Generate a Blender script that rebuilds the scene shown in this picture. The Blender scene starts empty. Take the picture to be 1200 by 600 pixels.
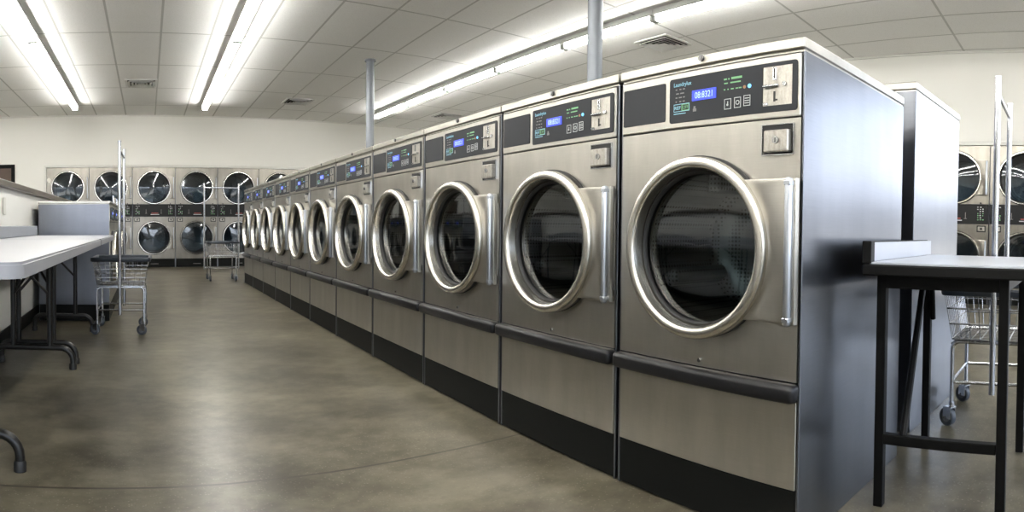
import bpy, bmesh, math, random
from mathutils import Matrix, Vector
random.seed(7)
PI = math.pi
K = 1.056                      # everything is laid out in survey units and brought to metres at the end
SC = bpy.context.scene
COL = SC.collection

# ------------------------------------------------------------------ materials
def mat(name, color=(.8, .8, .8), rough=.5, metal=0., spec=.5, emit=None, estr=1., coat=0.):
    m = bpy.data.materials.new(name); m.use_nodes = True
    b = m.node_tree.nodes['Principled BSDF']
    b.inputs['Base Color'].default_value = (*color, 1)
    b.inputs['Roughness'].default_value = rough
    b.inputs['Metallic'].default_value = metal
    b.inputs['Specular IOR Level'].default_value = spec
    b.inputs['Coat Weight'].default_value = coat
    if emit:
        b.inputs['Emission Color'].default_value = (*emit, 1)
        b.inputs['Emission Strength'].default_value = estr
    return m

class G:
    """small node helper"""
    def __init__(s, m):
        s.t = m.node_tree; s.n = s.t.nodes; s.b = s.n.get('Principled BSDF')
    def new(s, typ, **kw):
        n = s.n.new(typ)
        for k, v in kw.items(): setattr(n, k, v)
        return n
    def link(s, a, b): s.t.links.new(a, b)
    def coord(s, kind='Object', scale=(1, 1, 1), loc=(0, 0, 0)):
        c = s.new('ShaderNodeTexCoord'); mp = s.new('ShaderNodeMapping')
        mp.inputs['Scale'].default_value = scale; mp.inputs['Location'].default_value = loc
        s.link(c.outputs[kind], mp.inputs[0]); return mp.outputs[0]
    def noise(s, vec, scale=5, detail=4, rough=.55):
        n = s.new('ShaderNodeTexNoise'); n.inputs['Scale'].default_value = scale
        n.inputs['Detail'].default_value = detail; n.inputs['Roughness'].default_value = rough
        s.link(vec, n.inputs['Vector']); return n.outputs['Fac']
    def ramp(s, fac, stops):
        r = s.new('ShaderNodeValToRGB'); e = r.color_ramp.elements
        while len(e) < len(stops): e.new(.5)
        for i, (p, c) in enumerate(stops):
            e[i].position = p; e[i].color = (*c, 1) if len(c) == 3 else c
        s.link(fac, r.inputs[0]); return r.outputs[0]
    def rng(s, fac, a, b, c, d):
        r = s.new('ShaderNodeMapRange')
        for i, v in zip((1, 2, 3, 4), (a, b, c, d)): r.inputs[i].default_value = v
        s.link(fac, r.inputs[0]); return r.outputs[0]
    def mix(s, fac, a, b, mode='MIX'):
        x = s.new('ShaderNodeMix', data_type='RGBA', blend_type=mode)
        for sock, v in ((x.inputs[0], fac), (x.inputs[6], a), (x.inputs[7], b)):
            if hasattr(v, 'links') or hasattr(v, 'is_linked'): s.link(v, sock)
            elif isinstance(v, tuple): sock.default_value = (*v, 1)
            else: sock.default_value = v
        return x.outputs[2]
    def math(s, op, a, b=None, c=None):
        x = s.new('ShaderNodeMath', operation=op)
        for i, v in enumerate((a, b, c)):
            if v is None: continue
            if hasattr(v, 'is_linked'): s.link(v, x.inputs[i])
            else: x.inputs[i].default_value = v
        return x.outputs[0]
    def bump(s, h, strength=.1, dist=.01):
        b = s.new('ShaderNodeBump'); b.inputs['Strength'].default_value = strength
        b.inputs['Distance'].default_value = dist
        s.link(h, b.inputs['Height']); s.link(b.outputs[0], s.b.inputs['Normal'])

def steel(name, c0, c1, r0=.24, r1=.4, grain=(2, 2, 160), blotch=3.0, aniso=0., bump=0., wave=False):
    """brushed stainless: fine grain stretched along one axis, soft rubbed blotches"""
    m = mat(name, c0, .3, 1.0); g = G(m)
    gr = g.noise(g.coord(scale=grain), 6, 3, .6)
    bl = g.noise(g.coord(scale=(1, 1, .6)), blotch, 3, .6)
    sm = g.noise(g.coord(scale=(2.4, 2.4, .55)), blotch*1.6, 4, .65)
    k = g.math('ADD', g.math('ADD', g.math('MULTIPLY', g.rng(gr, .3, .7, 0, 1), .22), g.math('MULTIPLY', g.rng(bl, .3, .7, 0, 1), .38)), g.math('MULTIPLY', g.rng(sm, .34, .66, 0, 1), .40))
    g.link(g.mix(k, c0, c1), g.b.inputs['Base Color'])
    g.b.inputs['Roughness'].default_value = (r0+r1)/2
    g.b.inputs['Anisotropic'].default_value = aniso
    if bump: g.bump(gr, bump, .0006)
    if wave: g.bump(g.noise(g.coord(scale=(.5, .5, 4.5)), 2.2, 2, .5), .16, .004)
    return m

M = {}
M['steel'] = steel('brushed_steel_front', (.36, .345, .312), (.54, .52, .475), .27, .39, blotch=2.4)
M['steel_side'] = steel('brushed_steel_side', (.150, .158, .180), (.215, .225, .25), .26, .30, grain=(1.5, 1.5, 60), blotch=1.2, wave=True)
M['steel_ring'] = mat('satin_steel_ring', (.60, .575, .52), .27, 1.)
M['steel_dryer'] = steel('dryer_steel', (.185, .172, .150), (.36, .34, .30), .18, .38, blotch=1.7)
M['chrome'] = mat('chrome', (.50, .51, .53), .18, 1.)
M['lock'] = mat('dark_lock_steel', (.16, .16, .16), .3, .9)
M['ring_bright'] = mat('bright_dryer_ring', (.80, .78, .73), .16, 1.)
M['pole'] = mat('grey_steel_post_paint', (.20, .215, .24), .42, .35)
M['handle'] = mat('handle_steel', (.50, .53, .58), .30, 1.)
M['black_plastic'] = mat('black_plastic', (.008, .008, .009), .45, spec=.25)
M['bumper'] = mat('black_bumper_vinyl', (.007, .007, .008), .36, spec=.3)
M['kick'] = mat('black_kick_plate', (.004, .0045, .004), .5, spec=.12)
M['plate'] = mat('dark_grey_control_plate', (.022, .024, .028), .6, spec=.3)
M['gasket'] = mat('black_rubber', (.008, .008, .008), .55)
M['display'] = mat('blue_display', (.01, .02, .3), .3, emit=(.04, .075, 1.0), estr=.62)
M['digits'] = mat('display_digit_light', (.2, .3, .8), .3, emit=(.35, .5, 1.0), estr=.75)
M['ink_cyan'] = mat('cyan_print', (.30, .60, .75), .5)
M['ink_white'] = mat('pale_print', (.50, .52, .52), .5)
M['ink_grey'] = mat('grey_print', (.20, .19, .19), .5)
M['ink_green'] = mat('green_print', (.18, .42, .20), .5)
M['ink_red'] = mat('red_print', (.35, .06, .05), .5)
M['lamp_blue'] = mat('blue_indicator', (.1, .4, .7), .4, emit=(.15, .5, 1.), estr=.8)
M['lamp_orange'] = mat('dull_orange_indicator', (.35, .17, .09), .4)
M['coin'] = steel('worn_coin_plate', (.22, .208, .185), (.56, .535, .485), .22, .5, grain=(30, 30, 30), blotch=22)
M['slot'] = mat('dark_slot', (.006, .006, .006), .5)
M['cap'] = steel('partition_cap', (.30, .27, .23), (.36, .33, .29), .3, .4, grain=(60, 2, 60))
M['lamp_white'] = mat('white_fixture_enamel', (.62, .62, .60), .35)
M['socket'] = mat('lamp_socket', (.55, .55, .53), .4)
M['tube'] = mat('fluorescent_tube_glow', (.9, .9, .9), .3, emit=(1.0, .982, .935), estr=26)
M['vent'] = mat('vent_enamel', (.70, .70, .68), .45)
M['vent_dark'] = mat('vent_dark', (.012, .012, .012), .8, spec=.1)
M['white_trim'] = mat('white_trim', (.70, .69, .65), .5)
M['base'] = mat('black_cove_base', (.006, .006, .006), .5, spec=.2)
M['brown_door'] = mat('brown_door_wood', (.055, .028, .014), .4)
M['leg'] = mat('dark_brown_leg_enamel', (.008, .0075, .007), .38, spec=.35)
M['frame_black'] = mat('black_frame_enamel', (.003, .003, .003), .5, spec=.12)
M['edge_black'] = mat('black_edge_band', (.004, .004, .004), .5, spec=.15)
M['navy'] = mat('navy_vinyl_rim', (.020, .026, .036), .38)
M['rubber'] = mat('grey_caster_tyre', (.055, .065, .08), .5)
M['hub'] = mat('caster_hub', (.16, .17, .19), .45)
M['alu'] = mat('window_aluminium', (.5, .5, .5), .35, .8)
M['outlet'] = mat('ivory_outlet', (.75, .73, .66), .4)

def m_laminate(name, c):
    m = mat(name, c, .35, spec=.4); g = G(m)
    n = g.noise(g.coord(), 9, 4); g.link(g.mix(n, tuple(v*.93 for v in c), tuple(min(1, v*1.04) for v in c)), g.b.inputs['Base Color'])
    return m
M['laminate'] = m_laminate('white_laminate', (.27, .275, .295))
M['laminate_blue'] = m_laminate('cool_white_laminate', (.44, .46, .51))
M['upstand'] = m_laminate('pale_grey_upstand', (.28, .29, .31))

def m_wall(name, c):
    m = mat(name, c, .55); g = G(m)
    n = g.noise(g.coord(), 1.3, 3); f = g.noise(g.coord(), 120, 2)
    g.link(g.mix(n, tuple(v*.97 for v in c), c), g.b.inputs['Base Color']); g.bump(f, .06, .004); return m
M['wall'] = m_wall('cream_wall_paint', (.82, .81, .765))
M['wall_low'] = m_wall('cream_partition_paint', (.88, .87, .82))

def m_ceiling():
    m = mat('acoustic_ceiling_tile', (.7, .7, .68), .8); g = G(m)
    uv = g.new('ShaderNodeUVMap').outputs[0]
    sep = g.new('ShaderNodeSeparateXYZ'); g.link(uv, sep.inputs[0])
    def edge(o, wid):
        fr = g.math('FRACT', o); d = g.math('MINIMUM', fr, g.math('SUBTRACT', 1.0, fr))
        return g.math('LESS_THAN', d, wid)
    e = g.math('MAXIMUM', edge(sep.outputs[0], .021), edge(sep.outputs[1], .009))
    sp = g.noise(g.coord(), 90, 5, .75)
    cl = g.new('ShaderNodeTexWhiteNoise', noise_dimensions='2D')
    fl = g.new('ShaderNodeVectorMath', operation='FLOOR'); g.link(uv, fl.inputs[0]); g.link(fl.outputs[0], cl.inputs['Vector'])
    tile = g.ramp(sp, [(.36, (.82, .82, .80)), (.50, (.93, .93, .915))])
    tile = g.mix(g.rng(cl.outputs['Value'], 0, 1, 0, .10), tile, (.84, .84, .82))
    g.link(g.mix(e, tile, (.56, .56, .54)), g.b.inputs['Base Color'])
    g.bump(g.math('ADD', g.math('MULTIPLY', sp, .4), g.math('MULTIPLY', e, -.6)), .35, .004)
    return m
M['ceiling'] = m_ceiling()

def m_floor():
    m = mat('polished_concrete', (.2, .18, .14), .25, spec=.28); g = G(m)
    co = g.coord()
    big = g.noise(g.coord(scale=(.9, 1.25, 1)), 1.6, 6, .62)
    mid = g.noise(g.coord(scale=(1, 1.2, 1)), 6.5, 6, .68)
    fine = g.noise(co, 160, 2, .6)
    c = g.ramp(big, [(.32, (.026, .021, .013)), (.44, (.056, .048, .031)), (.54, (.098, .086, .058)), (.68, (.180, .162, .116))])
    c = g.mix(g.rng(mid, .42, .75, 0, .5), c, (.175, .160, .118))
    c = g.mix(g.rng(mid, .30, .56, .45, 0), c, (.030, .024, .015))
    # exposed aggregate: dark and pale grains, stronger this side of the saw cut
    sep = g.new('ShaderNodeSeparateXYZ'); g.link(co, sep.inputs[0])
    near = g.rng(sep.outputs[1], 1.4, 2.4, 1.0, .32)
    patch = g.rng(g.noise(co, 1.1, 3), .40, .62, .25, 1.0)
    v = g.new('ShaderNodeTexVoronoi'); v.inputs['Scale'].default_value = 120; g.link(co, v.inputs['Vector'])
    wn = g.new('ShaderNodeSeparateColor'); g.link(v.outputs['Color'], wn.inputs[0])
    dark = g.math('MULTIPLY', g.math('LESS_THAN', v.outputs['Distance'], .30), g.math('LESS_THAN', wn.outputs[0], .22))
    pale = g.math('MULTIPLY', g.math('LESS_THAN', v.outputs['Distance'], .34), g.math('GREATER_THAN', wn.outputs[0], .80))
    k = g.math('MULTIPLY', near, patch)
    c = g.mix(g.math('MULTIPLY', dark, g.math('MULTIPLY', k, .7)), c, (.055, .046, .034))
    c = g.mix(g.math('MULTIPLY', pale, g.math('MULTIPLY', k, .5)), c, (.40, .37, .31))
    c = g.mix(g.rng(fine, .3, .7, .0, .18), c, (.075, .066, .048))
    # saw-cut control joint across the aisle
    wob = g.math('MULTIPLY', g.math('SUBTRACT', g.noise(co, 3, 2), .5), .010)
    d = g.math('ABSOLUTE', g.math('SUBTRACT', g.math('ADD', sep.outputs[1], wob), JOINT_Y))
    cut = g.math('MULTIPLY', g.math('LESS_THAN', d, .0058), g.math('LESS_THAN', sep.outputs[0], 1.52))
    c = g.mix(cut, c, (.035, .028, .02))
    g.link(c, g.b.inputs['Base Color'])
    g.b.inputs['Roughness'].default_value = .30
    g.bump(g.math('ADD', g.math('MULTIPLY', mid, .5), g.math('MULTIPLY', cut, -2)), .05, .01)
    return m
JOINT_Y = 1.784*K
M['floor'] = m_floor()

def m_doorglass(name, tint, clear, ior=1.5):
    """dark tinted porthole pane: part see-through, mirror-like at a glance"""
    m = bpy.data.materials.new(name); m.use_nodes = True; g = G(m)
    g.n.remove(g.b); out = g.n['Material Output']
    tr = g.new('ShaderNodeBsdfTransparent'); tr.inputs[0].default_value = (*(clear*t for t in tint), 1)
    gl = g.new('ShaderNodeBsdfGlossy'); gl.inputs['Roughness'].default_value = .03; gl.inputs[0].default_value = (.85, .88, .9, 1)
    fr = g.new('ShaderNodeFresnel'); fr.inputs[0].default_value = ior
    mx = g.new('ShaderNodeMixShader'); g.link(fr.outputs[0], mx.inputs[0]); g.link(tr.outputs[0], mx.inputs[1]); g.link(gl.outputs[0], mx.inputs[2])
    g.link(mx.outputs[0], out.inputs[0]); return m
M['glass'] = m_doorglass('tinted_washer_glass', (.62, .72, .74), .60, 1.7)
M['glass_dryer'] = m_doorglass('tinted_dryer_glass', (.55, .68, .78), .55, 1.75)
M['pane'] = m_doorglass('window_glass', (1, 1, 1), .95, 1.35)

def m_drum():
    m = mat('perforated_drum', (.11, .12, .125), .35, .9); g = G(m)
    v = g.new('ShaderNodeTexVoronoi'); v.inputs['Scale'].default_value = 75; v.inputs['Randomness'].default_value = 0.
    g.link(g.coord(), v.inputs['Vector'])
    h = g.math('LESS_THAN', v.outputs['Distance'], .34)
    g.link(g.mix(h, (.17, .185, .19), (.004, .004, .004)), g.b.inputs['Base Color']); return m
M['drum'] = m_drum()

# ------------------------------------------------------------------ mesh building
class MB:
    def __init__(s): s.bm = bmesh.new(); s.mi = 0
    def _merge(s, b):
        for f in b.faces: f.material_index = s.mi
        me = bpy.data.meshes.new('tmp'); b.to_mesh(me); b.free(); s.bm.from_mesh(me); bpy.data.meshes.remove(me); return s
    def box(s, x0, x1, y0, y1, z0, z1, bev=0., seg=1, mtx=None):
        b = bmesh.new(); bmesh.ops.create_cube(b, size=1)
        bmesh.ops.transform(b, matrix=Matrix.Translation(((x0+x1)/2, (y0+y1)/2, (z0+z1)/2)) @ Matrix.Diagonal((x1-x0, y1-y0, z1-z0, 1)), verts=b.verts)
        if bev: bmesh.ops.bevel(b, geom=b.edges[:], offset=bev, segments=seg, affect='EDGES', profile=.5)
        if mtx: bmesh.ops.transform(b, matrix=mtx, verts=b.verts)
        return s._merge(b)
    def tube(s, pts, r, n=8, closed=False, cap=True):
        pts = [Vector(p) for p in pts]; b = bmesh.new(); rings = []; N = len(pts); up = None
        for i, p in enumerate(pts):
            if closed: t = (pts[(i+1) % N]-pts[i-1])
            elif i == 0: t = pts[1]-p
            elif i == N-1: t = p-pts[i-1]
            else: t = (pts[i+1]-p).normalized()+(p-pts[i-1]).normalized()
            t = t.normalized() if t.length > 1e-9 else Vector((0, 0, 1))
            if up is None:
                up = Vector((0, 0, 1)) if abs(t.z) < .9 else Vector((1, 0, 0))
            u = (up - t*up.dot(t)).normalized(); v = t.cross(u); up = u
            k = 1.
            if 0 < i < N-1 and not closed:
                a = (pts[i+1]-p).normalized().dot((p-pts[i-1]).normalized()); k = 1/max(.5, math.sqrt(max(.01, (1+a)/2)))
            rings.append([b.verts.new(p+(u*math.cos(2*PI*j/n)+v*math.sin(2*PI*j/n))*r*(1 if k < 1.01 else 1)) for j in range(n)])
        m = N if closed else N-1
        for i in range(m):
            A, B = rings[i], rings[(i+1) % N]
            for j in range(n): b.faces.new((A[j], A[(j+1) % n], B[(j+1) % n], B[j]))
        if cap and not closed: b.faces.new(rings[0][::-1]); b.faces.new(rings[-1])
        bmesh.ops.recalc_face_normals(b, faces=b.faces[:])
        return s._merge(b)
    def lathe(s, prof, c, axis='y', n=40, closed=False, sx=1.):
        """prof: (radius, offset along axis)"""
        b = bmesh.new(); rings = []
        for (r, h) in prof:
            ring = []
            for j in range(n):
                a = 2*PI*j/n; p = (r*math.cos(a)*sx, h, r*math.sin(a))
                if axis == 'z': p = (r*math.cos(a), r*math.sin(a), h)
                if axis == 'x': p = (h, r*math.cos(a), r*math.sin(a))
                ring.append(b.verts.new(Vector(p)+Vector(c)))
            rings.append(ring)
        L = list(zip(rings[:-1], rings[1:])) + ([(rings[-1], rings[0])] if closed else [])
        for A, B in L:
            for j in range(n): b.faces.new((A[j], A[(j+1) % n], B[(j+1) % n], B[j]))
        if not closed:
            for rg, pr in ((rings[0], prof[0]), (rings[-1], prof[-1])):
                pass
        bmesh.ops.recalc_face_normals(b, faces=b.faces[:])
        return s._merge(b)
    def cyl(s, c, axis, r, h0, h1, n=24):
        b = bmesh.new(); rings = []
        for h in (h0, h1):
            ring = []
            for j in range(n):
                a = 2*PI*j/n; u, v = r*math.cos(a), r*math.sin(a)
                p = {'x': (h, u, v), 'y': (u, h, v), 'z': (u, v, h)}[axis]
                ring.append(b.verts.new(Vector(p)+Vector(c)))
            rings.append(ring)
        for j in range(n): b.faces.new((rings[0][j], rings[0][(j+1) % n], rings[1][(j+1) % n], rings[1][j]))
        b.faces.new(rings[0]); b.faces.new(rings[1])
        bmesh.ops.recalc_face_normals(b, faces=b.faces[:]); return s._merge(b)
    def prism(s, outline, y0, y1, bev=0.):
        """outline in (x,z), extruded y0..y1 (front is y0)"""
        b = bmesh.new()
        A = [b.verts.new((x, y0, z)) for x, z in outline]; B = [b.verts.new((x, y1, z)) for x, z in outline]; n = len(A)
        fr = b.faces.new(A); b.faces.new(B[::-1])
        for i in range(n): b.faces.new((A[i], B[i], B[(i+1) % n], A[(i+1) % n]))
        bmesh.ops.recalc_face_normals(b, faces=b.faces[:])
        if bev: bmesh.ops.bevel(b, geom=list(fr.edges), offset=bev, segments=2, affect='EDGES', profile=.5)
        return s._merge(b)
    def holed(s, x0, x1, z0, z1, cx, cz, r, y0, y1, n=64):
        """flat panel with a round hole"""
        angs = sorted(set([round(2*PI*i/n, 9) for i in range(n)] + [round(math.atan2(z-cz, x-cx) % (2*PI), 9) for x in (x0, x1) for z in (z0, z1)]))
        def rect(a):
            dx, dz = math.cos(a), math.sin(a); t = 1e9
            if dx > 1e-9: t = min(t, (x1-cx)/dx)
            if dx < -1e-9: t = min(t, (x0-cx)/dx)
            if dz > 1e-9: t = min(t, (z1-cz)/dz)
            if dz < -1e-9: t = min(t, (z0-cz)/dz)
            return cx+dx*t, cz+dz*t
        b = bmesh.new(); O, I, O2, I2 = [], [], [], []
        for a in angs:
            X, Z = rect(a); O.append(b.verts.new((X, y0, Z))); O2.append(b.verts.new((X, y1, Z)))
            X, Z = cx+r*math.cos(a), cz+r*math.sin(a); I.append(b.verts.new((X, y0, Z))); I2.append(b.verts.new((X, y1, Z)))
        m = len(angs)
        for i in range(m):
            j = (i+1) % m
            b.faces.new((I[i], O[i], O[j], I[j])); b.faces.new((I2[i], I2[j], O2[j], O2[i]))
            b.faces.new((O[i], O2[i], O2[j], O[j])); b.faces.new((I[i], I[j], I2[j], I2[i]))
        bmesh.ops.recalc_face_normals(b, faces=b.faces[:]); return s._merge(b)
    def text(s, txt, x, z, h, y, w=None):
        """flat lettering standing in the xz plane, lower left at (x,z)"""
        cu = bpy.data.curves.new('t', 'FONT'); cu.body = txt; cu.size = 1; cu.extrude = .01
        ob = bpy.data.objects.new('t', cu); COL.objects.link(ob)
        dg = bpy.context.evaluated_depsgraph_get(); dg.update()
        me = bpy.data.meshes.new_from_object(ob.evaluated_get(dg))
        b = bmesh.new(); b.from_mesh(me); bpy.data.meshes.remove(me); bpy.data.objects.remove(ob); bpy.data.curves.remove(cu)
        if not b.verts: b.free(); return s
        x0 = min(v.co.x for v in b.verts); x1 = max(v.co.x for v in b.verts); zz = max(v.co.y for v in b.verts)
        k = h/zz; kx = (w/(x1-x0)) if w else k
        for v in b.verts: v.co = Vector((x+(v.co.x-x0)*kx, y-(.0004 if v.co.z > 0 else 0), z+v.co.y*k))
        return s._merge(b)
    def build(s, name, mats, parent=None, smooth=35):
        me = bpy.data.meshes.new(name); s.bm.to_mesh(me); s.bm.free()
        for m in (mats if isinstance(mats, (list, tuple)) else [mats]): me.materials.append(m)
        if smooth:
            me.polygons.foreach_set('use_smooth', [True]*len(me.polygons)); me.set_sharp_from_angle(angle=math.radians(smooth))
        o = bpy.data.objects.new(name, me); COL.objects.link(o)
        if parent: o.parent = parent
        return o

def thing(name, label, cat, loc=(0, 0, 0), rz=0., group=None):
    o = bpy.data.objects.new(name, None); COL.objects.link(o); o.empty_display_size = .1
    o.location = loc; o.rotation_euler = (0, 0, rz); o['label'] = label; o['category'] = cat
    if group: o['group'] = group
    return o
def tag(o, label, cat, group=None):
    o['label'] = label; o['category'] = cat
    if group: o['group'] = group
    return o
def struct(o): o['kind'] = 'structure'; return o
def dup(root, label, loc, rz, scale=(1, 1, 1), group=None):
    r = root.copy(); COL.objects.link(r); r.location = loc; r.rotation_euler = (0, 0, rz); r.scale = scale; r['label'] = label
    if group: r['group'] = group
    for ch in list(root.children):
        c = ch.copy(); COL.objects.link(c); c.parent = r
        for gch in list(ch.children):
            d = gch.copy(); COL.objects.link(d); d.parent = c
    return r
def arc(cx, cz, r, a0, a1, n):
    return [(cx+r*math.cos(a0+(a1-a0)*i/n), cz+r*math.sin(a0+(a1-a0)*i/n)) for i in range(n+1)]

# ------------------------------------------------------------------ the room
CEIL, BACK, RIGHT, LEFT, FRONT = 2.770, 11.217, 6.643, -5.6, -3.4
A = .0589                                     # the aisle runs 3.4 degrees off the back wall's normal
sa, ca = math.sin(A), math.cos(A)
mb = MB(); mb.box(LEFT-.2, RIGHT+1.2, FRONT-.2, BACK+1.2, -.1, 0); struct(mb.build('floor', M['floor'], smooth=0))
def ceiling():
    mb = MB(); mb.box(LEFT-.2, RIGHT+1.2, FRONT-.2, BACK+1.2, CEIL, CEIL+.08)
    o = mb.build('ceiling', M['ceiling'], smooth=0); me = o.data; uv = me.uv_layers.new(name='grid')
    for lp in me.loops:
        v = me.vertices[lp.vertex_index].co
        uv.data[lp.index].uv = ((v.x-A*v.y-.15)/.53, (v.y-6.42)/1.285)
    struct(o)
ceiling()
DX0 = -1.1765; DW = .7852                     # first dryer column on the back wall, column width
NB = 7; DX1 = DX0+NB*DW
mb = MB()
mb.box(LEFT, DX0-.004, BACK, BACK+.15, 0, CEIL); mb.box(DX0-.004, DX1+.004, BACK, BACK+.15, 1.830, CEIL); mb.box(DX1+.004, RIGHT+.15, BACK, BACK+.15, 0, CEIL)
mb.box(DX0-.1, DX1+.1, BACK+.85, BACK+.95, 0, 2.0); mb.box(DX0-.1, DX1+.1, BACK+.15, BACK+.85, 1.9, 2.0); mb.box(DX0-.1, DX0-.02, BACK+.15, BACK+.85, 0, 1.9); mb.box(DX1+.02, DX1+.1, BACK+.15, BACK+.85, 0, 1.9)  # unseen box behind the dryers, added to keep sky light from leaking in
struct(mb.build('wall_back', M['wall'], smooth=0))
RY0, RY1 = .966-DW, .966+DW                   # dryer bay in the right wall
mb = MB()
WR0, WR1, WZ0, WZ1 = -3.1, -.45, .12, 2.60    # window behind the camera in the right wall
mb.box(RIGHT, RIGHT+.15, RY1+.004, BACK, 0, CEIL); mb.box(RIGHT, RIGHT+.15, RY0-.004, RY1+.004, 1.742, CEIL)
mb.box(RIGHT, RIGHT+.15, WR1, RY0-.004, 0, CEIL); mb.box(RIGHT, RIGHT+.15, FRONT, WR0, 0, CEIL)
mb.box(RIGHT, RIGHT+.15, WR0, WR1, 0, WZ0); mb.box(RIGHT, RIGHT+.15, WR0, WR1, WZ1, CEIL)
mb.box(RIGHT+.85, RIGHT+.95, RY0-.1, RY1+.1, 0, 2.0); mb.box(RIGHT+.15, RIGHT+.85, RY0-.1, RY1+.1, 1.85, 2.0); mb.box(RIGHT+.15, RIGHT+.85, RY0-.1, RY0-.02, 0, 1.85); mb.box(RIGHT+.15, RIGHT+.85, RY1+.02, RY1+.1, 0, 1.85)  # same added box behind the right bay, blocks leaking sky light
struct(mb.build('wall_right', M['wall'], smooth=0))
mb = MB(); mb.box(LEFT-.15, LEFT, FRONT, BACK, 0, CEIL); struct(mb.build('wall_left', M['wall'], smooth=0))
FW = [(-5.2, -2.7), (-2.4, .1), (.4, 2.9), (3.2, 6.2)]
mb = MB(); xs = [LEFT] + [v for w in FW for v in w] + [RIGHT]
for i in range(0, len(xs), 2): mb.box(xs[i], xs[i+1], FRONT-.15, FRONT, 0, CEIL)
for a, b in FW: mb.box(a, b, FRONT-.15, FRONT, 0, .35); mb.box(a, b, FRONT-.15, FRONT, 2.55, CEIL)
struct(mb.build('wall_front', M['wall'], smooth=0))
def window(i, a, b, z0, z1, at, axis):
    r = bpy.data.objects.new('window_%d' % i, None); COL.objects.link(r); struct(r)
    f, p = MB(), MB()
    def bx(m, u0, u1, d0, d1, z0, z1):
        if axis == 'x': m.box(u0, u1, at+d0, at+d1, z0, z1)
        else: m.box(at+d0, at+d1, u0, u1, z0, z1)
    t = .05
    bx(f, a, b, -.11, -.05, z0, z0+t); bx(f, a, b, -.11, -.05, z1-t, z1)
    n = 3
    for k in range(n+1):
        u = a+(b-a)*k/n; u = min(max(u, a+t/2), b-t/2); bx(f, u-t/2, u+t/2, -.11, -.05, z0+t, z1-t)
    zm = z0+(z1-z0)*.72; bx(f, a+t, b-t, -.105, -.055, zm-.02, zm+.02)
    bx(p, a+t, b-t, -.083, -.077, z0+t, z1-t)
    f.build('window_frame', M['alu'], r, smooth=0); p.build('pane', M['pane'], r, smooth=0)
for i, (a, b) in enumerate(FW): window(i+1, a, b, .35, 2.55, FRONT, 'x')
window(5, WR0, WR1, WZ0, WZ1, RIGHT+.16, 'y')

# casing round the dryer bays
mb = MB(); e = .045
mb.box(DX0-.004-e, DX0-.004, BACK-.006, BACK, 0, 1.830+e, .003); mb.box(DX0-.004, DX1+.004, BACK-.006, BACK, 1.830, 1.830+e, .003); mb.box(DX1+.004, DX1+.004+e, BACK-.006, BACK, 0, 1.830+e, .003)
struct(mb.build('trim_1', M['white_trim']))
mb = MB()
mb.box(RIGHT-.006, RIGHT, RY1+.004, RY1+.004+e, 0, 1.742+e, .003); mb.box(RIGHT-.006, RIGHT, RY0-.004, RY1+.004, 1.742, 1.742+e, .003); mb.box(RIGHT-.006, RIGHT, RY0-.004-e, RY0-.004, 0, 1.742+e, .003)
struct(mb.build('trim_2', M['white_trim']))
# cornice line where wall meets ceiling grid
mb = MB(); mb.box(LEFT, RIGHT, BACK-.02, BACK, CEIL-.022, CEIL); mb.box(RIGHT-.02, RIGHT, FRONT, BACK-.02, CEIL-.022, CEIL); mb.box(LEFT, LEFT+.02, FRONT, BACK-.02, CEIL-.022, CEIL)
struct(mb.build('trim_3', M['white_trim'], smooth=0))
mb = MB(); mb.box(LEFT, DX0-.06, BACK-.012, BACK, 0, .1, .003); struct(mb.build('baseboard_back', M['base']))
mb = MB(); mb.box(RIGHT-.012, RIGHT, RY1+.06, BACK-.02, 0, .1, .003); mb.box(RIGHT-.012, RIGHT, FRONT, RY0-.06, 0, .1, .003); struct(mb.build('baseboard_right', M['base']))
# brown door far left on the back wall
d = bpy.data.objects.new('door_1', None); COL.objects.link(d); struct(d)
mb = MB(); x0, x1 = -2.75, -1.755
mb.box(x0, x0+.07, BACK-.02, BACK-.001, 0, 1.90, .004); mb.box(x1-.07, x1, BACK-.02, BACK-.001, 0, 1.90, .004); mb.box(x0+.07, x1-.07, BACK-.02, BACK-.001, 1.83, 1.90, .004)
mb.build('door_frame', M['frame_black'], d)
mb = MB(); mb.box(x0+.07, x1-.07, BACK-.012, BACK-.001, .005, 1.83)
for zz in ((.15, .85), (1.0, 1.7)): mb.box(x0+.2, x1-.2, BACK-.018, BACK-.010, zz[0], zz[1], .004)
mb.build('door_leaf', M['brown_door'], d)
mb = MB(); mb.cyl((x1-.13, BACK, .95), 'y', .022, -.05, -.010, 16); mb.build('door_handle', M['chrome'], d)

# half-height partition on the left, along the aisle
def rot(o): o.rotation_euler = (0, 0, -A); return o
def aisle(x, y, px, py):                       # point x across / y along the aisle measured from (px,py)
    return (px+x*ca+y*sa, py-x*sa+y*ca)
PX, PY = -.665, 4.5                            # face of the partition at y = 4.5
mb = MB(); mb.box(-.14, 0, -4.5, 2.68, 0, 1.02); o = mb.build('wall_partition', M['wall_low'], smooth=0); o.location = (PX, PY, 0); rot(o); struct(o)
mb = MB(); mb.box(-.19, .045, -4.5, 2.75, 1.022, 1.062, .004); o = mb.build('trim_4', M['cap']); o.location = (PX, PY, 0); rot(o); struct(o)
mb = MB(); mb.box(.0, .012, -4.5, 2.68, .0, .10, .003); o = mb.build('baseboard_left', M['base']); o.location = (PX+.001, PY, 0); rot(o); struct(o)

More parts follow.
